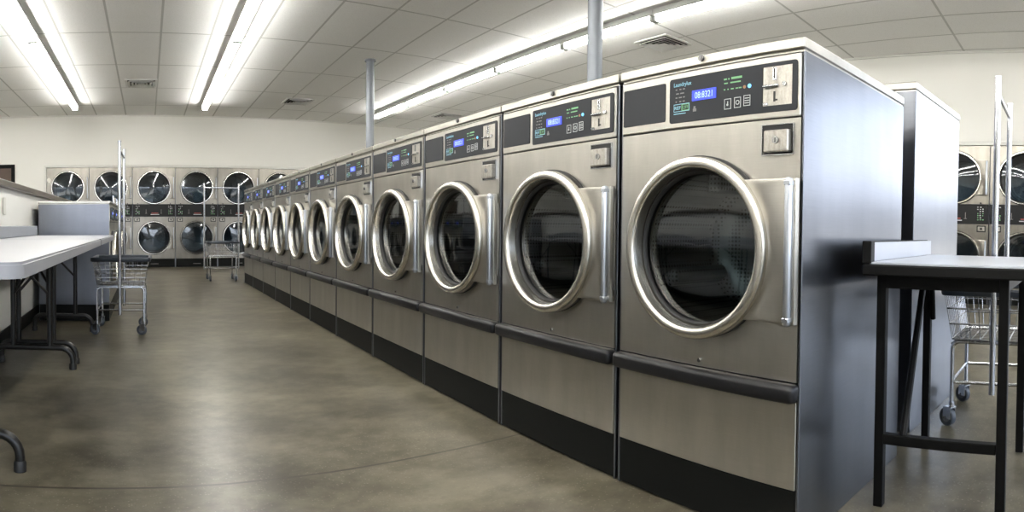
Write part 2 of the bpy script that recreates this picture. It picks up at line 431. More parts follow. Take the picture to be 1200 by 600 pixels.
# ------------------------------------------------------------------ posts
for i, ((x, y), lab) in enumerate((((3.046, 6.82), 'thin round grey steel post rising behind the middle of the washer row'),
                                   ((2.83, 2.845), 'round grey steel post rising behind the two nearest tall washers'))):
    t = thing('steel_post', lab, 'post', (x, y, 0), 0, 'steel posts behind the washers')
    mb = MB(); mb.cyl((0, 0, 0), 'z', .050, .012, CEIL-.022, 28); mb.build('shaft', M['pole'], t)
    mb = MB(); mb.lathe([(.0, CEIL-.022), (.068, CEIL-.022), (.068, CEIL-.002), (.0, CEIL-.002)], (0, 0, 0), 'z', 28); mb.build('collar', M['pole'], t)
    mb = MB(); mb.box(-.09, .09, -.09, .09, 0, .012, .002); mb.build('base_plate', M['pole'], t)

# ------------------------------------------------------------------ tall front-load washer
def washer(name, label, W, D, H, ctl, fp, bump_z, low, kick, cx, cz, R, group, hand=.174, lite=False, plinth=False):
    """ctl, fp, low: (z0,z1) of control fascia, front panel, lower panel"""
    U = lambda u: u*W/.632
    t = thing(name, label, 'washing machine', (0, 0, 0), 0, group)
    mb = MB(); zt = ctl[1]+.004; zk = kick if plinth else 0
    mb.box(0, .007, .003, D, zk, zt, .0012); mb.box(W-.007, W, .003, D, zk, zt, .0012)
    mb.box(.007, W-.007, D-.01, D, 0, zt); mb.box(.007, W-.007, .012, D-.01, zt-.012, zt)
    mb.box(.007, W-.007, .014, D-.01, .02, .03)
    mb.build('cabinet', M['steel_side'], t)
    mb = MB(); mb.box(-.001, W+.001, -.006, D+.002, zt+.006, H, .003); mb.box(.004, W-.004, .004, D-.004, zt, zt+.006)
    lid = mb.build('lid', M['steel'], t)
    mb = MB(); mb.cyl((W*.5, 0, (zt+.006+H)/2+.003), 'y', .0085, -.012, -.005, 18); mb.cyl((W*.5, 0, (zt+.006+H)/2+.003), 'y', .005, -.014, -.0115, 14)
    mb.build('lock', M['lock'], lid)
    # control fascia
    z0, z1 = ctl; zh = (z1-z0)
    mb = MB(); mb.box(.0085, W-.0085, -.004, .012, z0, z1, .0025); cp = mb.build('control_panel', M['steel'], t)
    Z = lambda z: z0+(z-1.047)/(1.198-1.047)*zh
    def rrect(x0, x1, z0, z1, r, n=4):
        return arc(x1-r, z1-r, r, 0, PI/2, n)+arc(x0+r, z1-r, r, PI/2, PI, n)+arc(x0+r, z0+r, r, PI, 1.5*PI, n)+arc(x1-r, z0+r, r, 1.5*PI, 2*PI, n)
    mb = MB(); mb.prism(rrect(U(.016), U(.184), Z(1.069), Z(1.176), .004), -.0062, -.0035); mb.build('blank_plate', M['plate'], cp)
    # control plate with a window cut for the coin mechanism
    c0, c1, d0, d1 = U(.512), U(.600), Z(1.0765), Z(1.1725)
    mb = MB(); X0, X1, Z0, Z1 = U(.202), U(.615), Z(1.061), Z(1.182); r = .007
    mb.prism([(c0, Z0)]+[(c0, Z1)]+arc(X0+r, Z1-r, r, PI/2, PI, 4)+arc(X0+r, Z0+r, r, PI, 1.5*PI, 4), -.0064, -.0035)
    mb.prism(arc(X1-r, Z1-r, r, 0, PI/2, 4)+[(c1, Z1), (c1, Z0)]+arc(X1-r, Z0+r, r, 1.5*PI, 2*PI, 4), -.0064, -.0035)
    mb.box(c0, c1, -.0064, -.0035, Z0, d0); mb.box(c0, c1, -.0064, -.0035, d1, Z1)
    mb.build('control_plate', M['plate'], cp)
    y = -.0066
    if not lite:
        mb = MB(); mb.box(U(.284), U(.367), y-.0012, -.006, Z(1.114), Z(1.142), .0008); mb.build('display', M['display'], cp)
        mb = MB(); mb.text('08:8321', U(.295), Z(1.120), .0165*zh/.151, y-.0014, U(.060)); mb.build('display_digits', M['digits'], cp, 0)
        mb = MB(); mb.text('Laundrylux', U(.218), Z(1.160), .0105*zh/.151, y, U(.063)); mb.build('brand_lettering', M['ink_cyan'], cp, 0)
        mb = MB()
        for zz, segs in ((1.150, (.224, .230, .238, .245, .250, .258)), (1.139, (.226, .236, .241, .255)), (1.128, (.224, .231, .236, .247, .251, .258)), (1.117, (.224, .229, .238, .245, .250, .258))):
            for q in range(0, len(segs)-1, 2): mb.box(U(segs[q]), U(segs[q+1]), y, -.006, Z(zz), Z(zz+.0032))
        mb.build('legend_print', M['ink_grey'], cp, 0); mb = MB()
        for (a, b, zz, hh) in ((.2875, .2995, 1.086, .0075), (.2895, .2965, 1.0935, .0065)): mb.box(U(a), U(b), y, -.006, Z(zz), Z(zz+hh))
        mb.build('legend_print', M['ink_grey'], cp, 0)
        mb = MB()
        for a, b, zz, hh in ((.416, .450, 1.156, .0055), (.413, .446, 1.146, .0035)): mb.box(U(a), U(b), y, -.006, Z(zz), Z(zz+hh))
        for a, b, zz, hh in ((.392, .402, 1.156, .004), (.406, .410, 1.156, .004), (.393, .405, 1.146, .003)): mb.box(U(a), U(b), y, -.006, Z(zz), Z(zz+hh))
        for a, b in ((.392, .397), (.404, .408), (.415, .424), (.430, .438), (.440, .449)): mb.box(U(a), U(b), y, -.006, Z(1.130), Z(1.133))
        mb.build('legend_print', M['ink_green'], cp, 0)
        mb = MB(); f = .0012
        def outline(m, a, b, z0, z1, f=.0014):
            m.box(a, b, y, -.006, z0, z0+f); m.box(a, b, y, -.006, z1-f, z1); m.box(a, a+f, y, -.006, z0+f, z1-f); m.box(b-f, b, y, -.006, z0+f, z1-f)
        mb.mi = 0; outline(mb, U(.218), U(.275), Z(1.091), Z(1.112)); mb.text('REF', U(.2215), Z(1.097), .009*zh/.151, y, U(.022)); mb.box(U(.218), U(.262), y, -.006, Z(1.0845), Z(1.0865))
        mb.mi = 1; mb.box(U(.2465), U(.249), y-.0002, -.006, Z(1.0925), Z(1.1105)); outline(mb, U(.2475), U(.2735), Z(1.0925), Z(1.1105), .002); mb.text('OFF', U(.2515), Z(1.097), .009*zh/.151, y, U(.019))
        mb.build('mode_badge', [M['ink_cyan'], M['ink_green']], cp, 0)
        for q, (a, b, lo, hi) in enumerate(((.394, .418, 1.079, 1.108), (.426, .449, 1.080, 1.109), (.4555, .4785, 1.082, 1.111))):
            mb = MB(); mb.mi = 1; mb.box(U(a), U(b), y-.0004, -.006, Z(lo), Z(hi), .0006); mb.mi = 0; yy = y-.0012
            def o2(a, b, z0, z1, f=.0016):
                mb.box(a, b, yy, y, z0, z0+f); mb.box(a, b, yy, y, z1-f, z1); mb.box(a, a+f, yy, y, z0+f, z1-f); mb.box(b-f, b, yy, y, z0+f, z1-f)
            o2(U(a)+.001, U(b)-.001, Z(lo)+.001, Z(hi)-.001)
            ccx, ccz = (U(a)+U(b))/2, (Z(lo)+Z(hi))/2
            if q == 0: mb.cyl((ccx-.001, 0, ccz-.002), 'y', .003, yy, y, 12); mb.box(ccx-.001, ccx+.001, yy, y, ccz, ccz+.007)
            if q == 1: mb.lathe([(.0042, yy), (.006, yy), (.006, y), (.0042, y)], (ccx, 0, ccz), 'y', 18, True)
            if q == 2:
                for dz in (-.006, 0, .006): mb.box(ccx-.007, ccx+.007, yy, y, ccz+dz-.001, ccz+dz+.001)
            mb.build('button', [M['ink_white'], M['plate']], cp, 0)
        mb = MB(); mb.cyl((U(.4585), 0, Z(1.1315)), 'y', .0042, y-.001, -.006, 12); mb.build('indicator_lamp', M['lamp_orange'], cp)
        mb = MB(); mb.cyl((U(.474), 0, Z(1.1325)), 'y', .0052, y-.001, -.006, 14); mb.build('indicator_lamp', M['lamp_blue'], cp)
        # coin mechanism: worn plate in a recess, slot, lever, return slot, lock button
        mb = MB(); mb.mi = 0; mb.box(c0+.003, c1, -.0052, -.0038, d0, d1)
        mb.mi = 1; mb.box(c0, c0+.003, -.0058, -.0038, d0, d1)
        mb.mi = 2; sx = U(.549)
        mb.box(sx-.0058, sx+.0058, -.0075, -.005, Z(1.138), Z(1.1695), .001); mb.mi = 1; mb.box(sx-.0019, sx+.0019, -.0078, -.007, Z(1.1425), Z(1.1665))
        mb.mi = 2; mb.box(c0+.004, sx+.012, -.013, -.005, Z(1.1215), Z(1.128), .002); mb.mi = 1; mb.box(c0+.004, sx-.004, -.0136, -.0125, Z(1.1205), Z(1.1235))
        mb.mi = 1; mb.box(sx-.003, sx+.0025, -.0062, -.005, Z(1.086), Z(1.111)); mb.box(sx+.003, sx+.009, -.006, -.005, Z(1.088), Z(1.092))
        mb.mi = 2; mb.cyl((U(.579), 0, Z(1.1265)), 'y', .0055, -.011, -.005, 16); mb.box(c0+.004, c0+.018, -.009, -.005, d0+.001, d0+.008, .001)
        mb.build('coin_slot', [M['coin'], M['slot'], M['chrome']], cp)
    # front panel with the porthole
    mb = MB(); mb.holed(.0085, W-.0085, fp[0], fp[1], cx, cz, R*.955, 0, .012); fpn = mb.build('front_panel', M['steel'], t)
    if not lite:
        b0, b1, b2, b3 = U(.514), U(.604), .957, 1.029
        mb = MB(); mb.mi = 1; mb.box(b0, b1, -.0022, .002, b2, b3); mb.mi = 2
        mb.box(b0-.0025, b0, -.005, .002, b2-.002, b3+.002); mb.box(b1, b1+.0025, -.005, .002, b2-.002, b3+.002); mb.box(b0, b1, -.005, .002, b2-.0025, b2); mb.box(b0, b1, -.005, .002, b3, b3+.002)
        mb.mi = 0; mb.box(b0+.014, b1-.004, -.022, 0, b2+.004, b3-.015, .003)
        mb.mi = 2; mb.cyl(((b0+b1)/2+.006, 0, (b2+b3)/2-.004), 'y', .009, -.0255, -.02, 16); mb.mi = 1; mb.box((b0+b1)/2+.005, (b0+b1)/2+.007, -.0262, -.025, (b2+b3)/2-.010, (b2+b3)/2+.001)
        mb.build('coin_box', [M['coin'], M['slot'], M['chrome']], fpn)
        mb = MB(); mb.cyl((W*.505, 0, fp[0]+.016), 'y', .0052, -.004, .001, 12); mb.build('screw', M['chrome'], fpn)
    # door: dished ring, D-shaped hinge plate, bar handle, pane
    k = R/.24
    prof = [(.2385, -.004), (.2405, -.028), (.2395, -.037), (.2355, -.043), (.229, -.0455), (.219, -.0455), (.2135, -.0435), (.2105, -.038), (.2085, -.026), (.2055, .004), (.2045, .022), (.212, .022), (.222, .0), (.230, -.004)]
    mb = MB(); mb.lathe([(r*k, h) for r, h in prof], (cx, 0, cz), 'y', 72, True); door = mb.build('door', M['steel_ring'], t, 50)
    mb = MB(); mb.lathe([(r*k, h) for r, h in [(.2425, -.014), (.2425, -.001), (.226, -.001), (.226, -.014)]], (cx-.0, 0, cz+.002), 'y', 64, True)
    mb.lathe([(r*k, h) for r, h in [(.2062, -.004), (.2025, -.006), (.1985, -.001), (.1975, .010), (.1975, .026), (.205, .026)]], (cx, 0, cz), 'y', 64, True); mb.build('gasket', M['gasket'], door, 50)
    mb = MB(); n = 6
    mb.lathe([(r*k, h) for r, h in [(.0001, -.001), (.07, .0), (.13, .002), (.17, .004), (.199, .007)]], (cx, 0, cz), 'y', 56); mb.build('door_glass', M['glass'] if not lite else M['glass'], door, 60)
    hz = hand*k; ang = math.asin(hz/(.237*k)); xr = U(.628) if not lite else W*.985
    mb = MB(); mb.prism([(xr, cz-hz), (xr, cz+hz)]+arc(cx, cz, .237*k, ang, -ang, 14), -.026, -.010, .003)
    mb.box(cx+.20*k, xr-.01, -.012, .001, cz-hz*.8, cz+hz*.8); mb.build('hinge_plate', M['steel'], door)
    hx0, hx1 = xr-.031, xr-.006
    mb = MB(); mb.mi = 0; mb.box(hx0+.006, hx1, -.044, -.024, cz-hz-.004, cz+hz+.002, .008, 3); mb.mi = 1; mb.box(hx0, hx0+.005, -.0275, -.0255, cz-hz+.012, cz+hz-.012)
    for sgn in (-1, 1): mb.mi = 0; mb.box(hx0+.0055, hx1+.0005, -.0443, -.024, cz+sgn*(hz-.012)-.006, cz+sgn*(hz-.012)+.006, .002)
    mb.build('door_handle', [M['handle'], M['slot']], door)
    # drum with three lifters
    mb = MB(); mb.lathe([(r*k, h) for r, h in [(.2045, .036), (.2045, .30), (.19, .33), (.10, .345), (.0005, .345)]], (cx, 0, cz), 'y', 56)
    for a in (.5, 2.6, 4.7):
        mtx = Matrix.Translation((cx, 0, cz)) @ Matrix.Rotation(a, 4, 'Y')
        mb.box(.150*k, .205*k, .06, .31, -.022, .022, .012, 2, mtx)
    mb.build('drum', M['drum'], t, 60)
    if bump_z:
        mb = MB(); mb.box(.001, W-.001, -.034, .010, bump_z[0], bump_z[1], .014, 3); mb.build('bumper', M['bumper'], t)
    mb = MB(); mb.box(.0085, W-.0085, 0, .012, low[0], low[1], .0015); mb.build('lower_panel', M['steel'], t)
    mb = MB(); mb.box(.0075, W-.0075, .004, .014, .006, kick, .001); 
    if plinth: mb.box(.004, W-.004, .014, D-.004, .006, kick-.0005)
    mb.build('kick_plate', M['kick'], t)
    return t

ORD = ['first', 'second', 'third', 'fourth', 'fifth', 'sixth', 'seventh', 'eighth', 'ninth', 'tenth', 'eleventh', 'twelfth']
T = [.631, 1.263, 1.915, 2.595, 3.286, 3.993, 4.694, 5.372, 6.041, 6.712, 7.385, 8.039]
OX, OY = 1.42, 2.13
def row(t, off=0.): return (OX+off*ca+(t-OY)*sa, OY-off*sa+(t-OY)*ca, 0)
WW = .632
proto = washer('front_load_washer', '', WW, .70, 1.235, (1.047, 1.198), (.402, 1.043), (.354, .400), (.138, .352), .136, .309, .72, .2415, 'tall washers in the long row')
wlab = ['largest and nearest tall steel front-load washer, its blue-grey side panel facing the right table'] + \
       ['%s tall steel front-load washer from the near end of the long row' % ORD[i] for i in range(1, 10)] + \
       ['farthest tall steel front-load washer, last in the long row beside the far chrome cart']
for i in range(11):
    loc = row(T[i+1]-.006); s = ((T[i+1]-T[i]-.012)/WW, 1, 1); rz = -(PI/2+A)
    if i == 0: proto.location = loc; proto.rotation_euler = (0, 0, rz); proto.scale = s; proto['label'] = wlab[0]
    else: dup(proto, wlab[i], loc, rz, s)
# back-to-back machine whose end panel shows behind the first one
bx = row(.675, 1.610)
o = dup(proto, 'taller steel washer back to back with the nearest washer, seen as an end panel', (bx[0], bx[1], 0), PI/2-A, (1.0, .665/.70, 1.350/1.235))
del o['group']

# low washers on the left whose end panel closes the folding tables' bay
lowp = washer('low_front_load_washer', '', .64, .572, .965, (.80, .935), (.215, .796), None, (.138, .211), .136, .32, .50, .22, 'low washers on the left side', hand=.16, plinth=True)
LX, LY = -.012, 4.90
def lowloc(k): return (LX+sa*.645*k, LY+ca*.645*k, 0)
llab = ['low steel washer with broad grey end panel behind the far folding table'] + ['%s low steel washer from the end panel, its front glimpsed past the left cart' % ORD[k] for k in range(1, 4)]
for k in range(4):
    if k == 0: lowp.location = lowloc(0); lowp.rotation_euler = (0, 0, PI/2-A); lowp['label'] = llab[0]
    else: dup(lowp, llab[k], lowloc(k), PI/2-A)

# ------------------------------------------------------------------ stacked dryers
def dryer(label):
    W, D, H = DW-.008, .78, 1.823
    t = thing('stacked_dryer', label, 'tumble dryer', (0, 0, 0), 0, 'stacked dryers in the back wall')
    mb = MB(); mb.box(0, .008, .004, D, 0, H); mb.box(W-.008, W, .004, D, 0, H); mb.box(.008, W-.008, D-.01, D, 0, H); mb.box(.008, W-.008, .014, D-.01, H-.01, H); mb.box(.008, W-.008, .014, D-.01, 1.03, 1.05); mb.build('cabinet', M['steel_side'], t)
    cxd = W/2
    for (z0, z1, cz) in ((1.156, H, 1.457), (.160, .925, .540)):
        mb = MB(); mb.holed(.002, W-.002, z0, z1, cxd, cz, .287, 0, .012); pn = mb.build('front_panel', M['steel_dryer'], t)
        if z0 < 1:
            for bx0 in (.030, W-.130):
                mb = MB(); mb.mi = 1; mb.box(bx0, bx0+.10, -.004, .001, .835, .910, .002); mb.mi = 0; mb.box(bx0+.012, bx0+.088, -.010, -.003, .847, .898, .003); mb.mi = 1; mb.cyl((bx0+.05, 0, .872), 'y', .014, -.013, -.009, 14); mb.build('coin_box', [M['coin'], M['slot']], pn)
        mb = MB(); mb.lathe([(.303, -.002), (.303, -.026), (.299, -.034), (.288, -.034), (.284, -.026), (.282, -.004), (.280, .02), (.288, .02), (.293, -.002)], (cxd, 0, cz), 'y', 64, True); dr = mb.build('door', M['ring_bright'], t, 50)
        mb = MB(); mb.lathe([(.2835, .0), (.279, -.004), (.271, .006), (.269, .022), (.282, .022)], (cxd, 0, cz), 'y', 56, True); mb.lathe([(.310, -.008), (.310, -.001), (.296, -.001), (.296, -.008)], (cxd, 0, cz), 'y', 56, True); mb.build('gasket', M['gasket'], dr, 50)
        mb = MB(); mb.lathe([(.0001, -.004), (.12, .001), (.21, .008), (.272, .013)], (cxd, 0, cz), 'y', 48); mb.build('door_glass', M['glass_dryer'], dr, 60)
        mb = MB(); hz = .205; ang = math.asin(hz/.293); xr = W-.018
        mb.prism([(xr, cz-hz), (xr, cz+hz)]+arc(cxd, cz, .293, ang, -ang, 12), -.012, .002, .003); mb.build('hinge_plate', M['steel_dryer'], dr)
        mb = MB(); mb.box(xr-.022, xr-.004, -.032, -.010, cz-hz+.01, cz+hz-.01, .006); mb.build('door_handle', M['handle'], dr)
        mb = MB(); mb.lathe([(.27, .03), (.27, .55), (.2, .58), (.0005, .58)], (cxd, 0, cz), 'y', 40); mb.build('drum', M['drum'], t, 60)
    mb = MB(); mb.box(.002, W-.002, -.006, .012, .928, 1.153, .002); cb = mb.build('control_band', M['black_plastic'], t)
    rng = random.Random(3)
    for x0, sgn in ((.055, 1), (W-.125, 1)):
        mb = MB(); mb.mi = 2; mb.box(x0-.006, x0+.078, -.0068, -.0055, .962, 1.130); y_ = 0
        for j in range(7):
            zz = 1.115-.024*j
            for q in range(3):
                mb.mi = 0 if (j < 3) else (1 if rng.random() < .7 else 0)
                if rng.random() < .78: a = x0+.027*q+rng.uniform(-.003, .003); mb.box(a, a+rng.uniform(.008, .018), -.0075, -.005, zz, zz+rng.uniform(.007, .013))
        mb.build('legend_print', [M['ink_white'], M['ink_green'], M['black_plastic']], cb, 0)
        mb = MB(); mb.cyl((x0+.035, 0, 1.166), 'y', .010, -.012, .0, 12); mb.build('lock', M['slot'], cb)
    mb = MB(); mb.mi = 0; mb.box(W*.44, W*.60, -.0075, -.005, .985, .996); mb.mi = 1; mb.box(W*.42, W*.62, -.0075, -.005, .962, .972); mb.build('nameplate', [M['ink_red'], M['ink_white']], cb, 0)
    for x in (.24, W-.26):
        mb = MB(); mb.box(x, x+.006, -.0075, -.005, .99, 1.06); mb.box(x-.014, x+.02, -.0075, -.005, .985, .990); mb.build('dial_print', M['ink_grey'], cb, 0)
    mb = MB(); mb.box(.001, W-.001, .01, .022, .004, .158, .001); kp = mb.build('kick_plate', M['kick'], t)
    mb = MB(); mb.box(W*.42, W*.60, .007, .011, .060, .068); mb.build('vent_slot', M['ink_grey'], kp)
    return t
dl = ['leftmost stacked dryer in the back wall, half hidden by the partition cap', 'second stacked dryer from the left in the back wall, above the low washers',
      'third stacked dryer from the left in the back wall, behind the left cart rack', 'fourth stacked dryer from the left in the back wall, fully visible top to bottom',
      'fifth stacked dryer from the left in the back wall, left of the far cart rack', 'sixth stacked dryer from the left in the back wall, behind the far cart', 'rightmost stacked dryer in the back wall, only its top above the washers']
dp = dryer(dl[0])
for k in range(NB):
    loc = (DX0+DW*k+.004, BACK-.004, 0)
    if k == 0: dp.location = loc
    else: dup(dp, dl[k], loc, 0)
mb = MB(); mb.lathe([(.0005, -.004), (.043, -.004), (.043, 0), (.0005, 0)], (.045, -.0005, 1.60), 'y', 24, sx=.8); mb.build('round_sticker', M['outlet'], dp)
for k, lab in ((0, 'stacked dryer in the right wall just beyond the steel end panel'), (1, 'stacked dryer in the right wall at the right edge, beside the near cart rack')):
    dup(dp, lab, (RIGHT-.004, .966+DW-DW*k-.004, 0), -PI/2, (1, 1, .951), 'stacked dryers in the right wall')
for r in [o for o in COL.objects if o.name.startswith('round_sticker')]:
    if r.parent is not dp: bpy.data.objects.remove(r)

# ------------------------------------------------------------------ ceiling lights
kz = (2.680-.770)/(2.67-.770)
def fixture(label, group):
    t = thing('strip_light', label, 'fluorescent light', (0, 0, 0), 0, group); L = 1.262
    mb = MB(); mb.prism([(-.040, CEIL-.003), (-.040, CEIL-.040), (-.060, CEIL-.056), (-.060, CEIL-.064), (.060, CEIL-.064), (.060, CEIL-.056), (.040, CEIL-.040), (.040, CEIL-.003)], .003, L-.003); mb.build('housing', M['lamp_white'], t, 20)
    for s in (-1, 1):
        mb = MB(); mb.cyl((s*.024, 0, 2.674), 'y', .0150, .035, L-.035, 14); mb.build('tube', M['tube'], t)
    for y0, y1 in ((.006, .034), (L-.034, L-.006)):
        mb = MB(); mb.box(-.046, .046, y0, y1, 2.655, CEIL-.065, .003); mb.build('lamp_socket', M['socket'], t)
    return t
fx = None
for nm, (xa, ya), (xb, yb) in (('added unseen outer', (-2.95, 5.142), (-2.66, 10.078)), ('left', (-.863, 5.142), (-.578, 10.078)), ('middle', (1.221, 5.092), (1.540, 10.014)), ('right', (4.327, 2.741), (4.529, 9.905))):  # first run is unseen, added beyond the left edge as fill light
    xa, ya, xb, yb = xa*kz, ya*kz, xb*kz, yb*kz
    ang = math.atan2(xb-xa, yb-ya); dx, dy = math.sin(ang), math.cos(ang)
    for k in range(10):
        s = 1.268*(k+1); loc = (xb-dx*s, yb-dy*s, 0)
        if loc[1] < FRONT+.05: break
        lab = 'bare twin-tube fluorescent strip light, %s from the far end of the %s run' % (ORD[k], nm)
        g = 'fluorescent lights of the %s run' % nm
        if fx is None: fx = fixture(lab, g); fx.location = loc; fx.rotation_euler = (0, 0, -ang)
        else: dup(fx, lab, loc, -ang, group=g)

# ------------------------------------------------------------------ ceiling vents
def vent(label):
    t = thing('ceiling_vent', label, 'air vent', (0, 0, 0), 0, 'square ceiling vents'); h = .225
    def sq(m, r, z0, z1, w, slope):
        b = bmesh.new(); vs = []
        for rr, z in ((r, z0), (r-w, z1), (r-w-.004, z1), (r-.004, z0+.004)):
            vs.append([b.verts.new((sx*rr, sy*rr, z)) for sx, sy in ((-1, -1), (1, -1), (1, 1), (-1, 1))])
        for i in range(4):
            A_, B_ = vs[i], vs[(i+1) % 4]
            for j in range(4): b.faces.new((A_[j], A_[(j+1) % 4], B_[(j+1) % 4], B_[j]))
        bmesh.ops.recalc_face_normals(b, faces=b.faces[:]); m._merge(b)
    mb = MB(); mb.box(-h+.01, h-.01, -h+.01, h-.01, CEIL-.006, CEIL-.002); mb.build('duct_back', M['vent_dark'], t, 0)
    mb = MB(); w = .032
    mb.box(-h, h, -h, -h+w, CEIL-.012, CEIL-.001); mb.box(-h, h, h-w, h, CEIL-.012, CEIL-.001); mb.box(-h, -h+w, -h+w, h-w, CEIL-.012, CEIL-.001); mb.box(h-w, h, -h+w, h-w, CEIL-.012, CEIL-.001); mb.build('frame', M['vent'], t)
    for r in (.188, .140, .092):
        mb = MB(); sq(mb, r, CEIL-.030, CEIL-.008, .026, 1); mb.build('louver', M['vent'], t, 0)
    mb = MB(); mb.box(-.045, .045, -.045, .045, CEIL-.026, CEIL-.020, .002); mb.build('louver', M['vent'], t)
    return t
vt = None
for x, y, lab in ((.435, 8.67, 'square ceiling vent between the left and middle light runs'), (2.97, 9.50, 'square ceiling vent right of the middle light run, near the back wall'),
                  (5.19, 4.17, 'largest-looking square ceiling vent above the nearest washers'), (5.80, 9.55, 'small far ceiling vent beyond the right light run, low over the washers')):
    if vt is None: vt = vent(lab); vt.location = (x, y, 0); vt.rotation_euler = (0, 0, -A)
    else: dup(vt, lab, (x, y, 0), -A)

# ------------------------------------------------------------------ left folding tables
TZ = .697
def fold_table(label, y0, y1, legs):
    """long axis along the aisle; local x=0 is the aisle-side edge at y=0, table runs to x=-.53"""
    x0, y0_ = 0, 0
    t = thing('folding_table', label, 'table', (*aisle(0, y0, -.178, 1.21), 0), -A, 'white folding tables on the left'); L = y1-y0; Wd = .60
    ol = []
    r = .045
    for (cx_, cy_, a0) in ((-r, L-r, 0), (-Wd+.004, L-.004, PI/2), (-Wd+.004, .004, PI), (-r, r, 1.5*PI)):
        rr = r if cx_ == -r else .004
        ol += [(cx_+rr*math.cos(a0+PI/2*i/6), cy_+rr*math.sin(a0+PI/2*i/6)) for i in range(7)]
    b = bmesh.new(); Av = [b.verts.new((x, y, TZ)) for x, y in ol]; Bv = [b.verts.new((x, y, TZ-.034)) for x, y in ol]; n = len(ol)
    ft = b.faces.new(Av); b.faces.new(Bv[::-1])
    for i in range(n): b.faces.new((Av[i], Bv[i], Bv[(i+1) % n], Av[(i+1) % n]))
    bmesh.ops.recalc_face_normals(b, faces=b.faces[:]); bmesh.ops.bevel(b, geom=list(ft.edges), offset=.006, segments=2, affect='EDGES')
    mb = MB(); mb._merge(b); mb.build('tabletop', M['laminate'], t)
    mb = MB(); mb.box(-Wd, -Wd+.018, .002, L-.002, TZ+.0005, TZ+.072, .003); mb.build('upstand', M['upstand'], t)
    for ly in legs:
        yy = ly-y0; zb = .115; r = .015
        xo, xi = -.475, -.275
        mb = MB(); mb.tube([(xi, yy, TZ-.034), (xi, yy, zb)], r, 12); lg = mb.build('leg', M['leg'], t)
        mb = MB(); mb.tube([(xo, yy, TZ-.034), (xo, yy, zb)], r, 12); mb.build('leg', M['leg'], t)
        pts = [(-.150, yy, .012)] + [(-.150-.07+.07*math.cos(a), yy, zb-.07+.07*math.sin(a)) for a in [PI/2*i/6 for i in range(7)]]
        pts += [(-.575+.05-.05*math.sin(a), yy, zb-.05+.05*math.cos(a)) for a in [PI/2*i/6 for i in range(7)]] + [(-.575, yy, .012)]
        mb = MB(); mb.tube(pts, .0165, 12); ft = mb.build('foot_bar', M['leg'], t)
        for xx in (-.150, -.575):
            mb = MB(); mb.lathe([(.0005, 0), (.021, 0), (.021, .026), (.0172, .034), (.0005, .034)], (xx, yy, 0), 'z', 14); mb.build('rubber_foot', M['gasket'], ft)
        s = 1 if ly < (y0+y1)/2 else -1; xm = (xo+xi)/2
        mb = MB()
        for xx in (xo, xi): mb.tube([(xx, yy, TZ-.30), (xm, yy+s*.10, TZ-.175)], .008, 8)
        mb.tube([(xm, yy+s*.10, TZ-.17), (xm, yy+s*.33, TZ-.036)], .009, 8); mb.cyl((xm, yy+s*.10, TZ-.175), 'z', .016, -.012, .012, 12); mb.build('folding_brace', M['leg'], t)
    return t
fold_table('nearer white-topped folding table against the cream partition, cut by the left edge', 0, 2.13, (.68, 2.06))
fold_table('farther white-topped folding table ending at the low washer end panel', 2.134, 3.42, (2.20, 3.24))
# outlet plate on the partition
mb = MB(); mb.box(-.035, .035, -.005, .0, -.057, .057, .003); o = mb.build('wall_outlet', M['outlet'])
p = aisle(.0065, -.55, PX, PY); o.location = (p[0], p[1], .90); o.rotation_euler = (0, 0, PI/2-A); tag(o, 'ivory switch plate on the cream partition above the folding table', 'outlet')

# ------------------------------------------------------------------ right table
RT = .690
t = thing('folding_counter', 'white-topped table with black edge and black square-tube frame at the right', 'table', (1.55, .085, 0), 0)
L, Wd = .70, .480
mb = MB(); mb.mi = 0; mb.box(.004, L-.004, .004, Wd-.02, RT-.006, RT, .001); mb.mi = 1; mb.box(0, L, 0, Wd, RT-.036, RT-.006, .004)
mb.build('tabletop', [M['laminate_blue'], M['edge_black']], t)
mb = MB(); mb.mi = 0; mb.box(.030, L, Wd-.020, Wd-.006, RT+.0005, RT+.052, .001); mb.mi = 1; mb.box(.0, .030, Wd-.026, Wd, RT-.004, RT+.056, .002); mb.box(.012, L, Wd-.006, Wd, RT-.004, RT+.055, .001)
mb.build('upstand', [M['laminate_blue'], M['edge_black']], t)
h = .0135
for x, y in ((.095, Wd-.03), (.075, .105), (L-.07, Wd-.03), (L-.07, .105)):
    mb = MB(); mb.box(x-h, x+h, y-h, y+h, .0, RT-.036, .002); mb.build('leg', M['frame_black'], t)
mb = MB(); mb.box(.078, .082, .105+h, Wd-.03-h, RT-.075, RT-.037); mb.box(.07, .095, .12, Wd-.045, .182, .210, .002)
mb.tube([(.085, Wd-.10, .205), (L-.24, Wd-.06, RT-.04)], .011, 8); mb.tube([(L-.15, Wd-.06, RT-.04), (L-.07, Wd-.05, .46)], .010, 8)
mb.build('crossbar', M['frame_black'], t)
for yy in (Wd-.04, .095): mb = MB(); mb.box(.10, L-.07, yy, yy+.02, RT-.072, RT-.037); mb.build('apron', M['frame_black'], t)

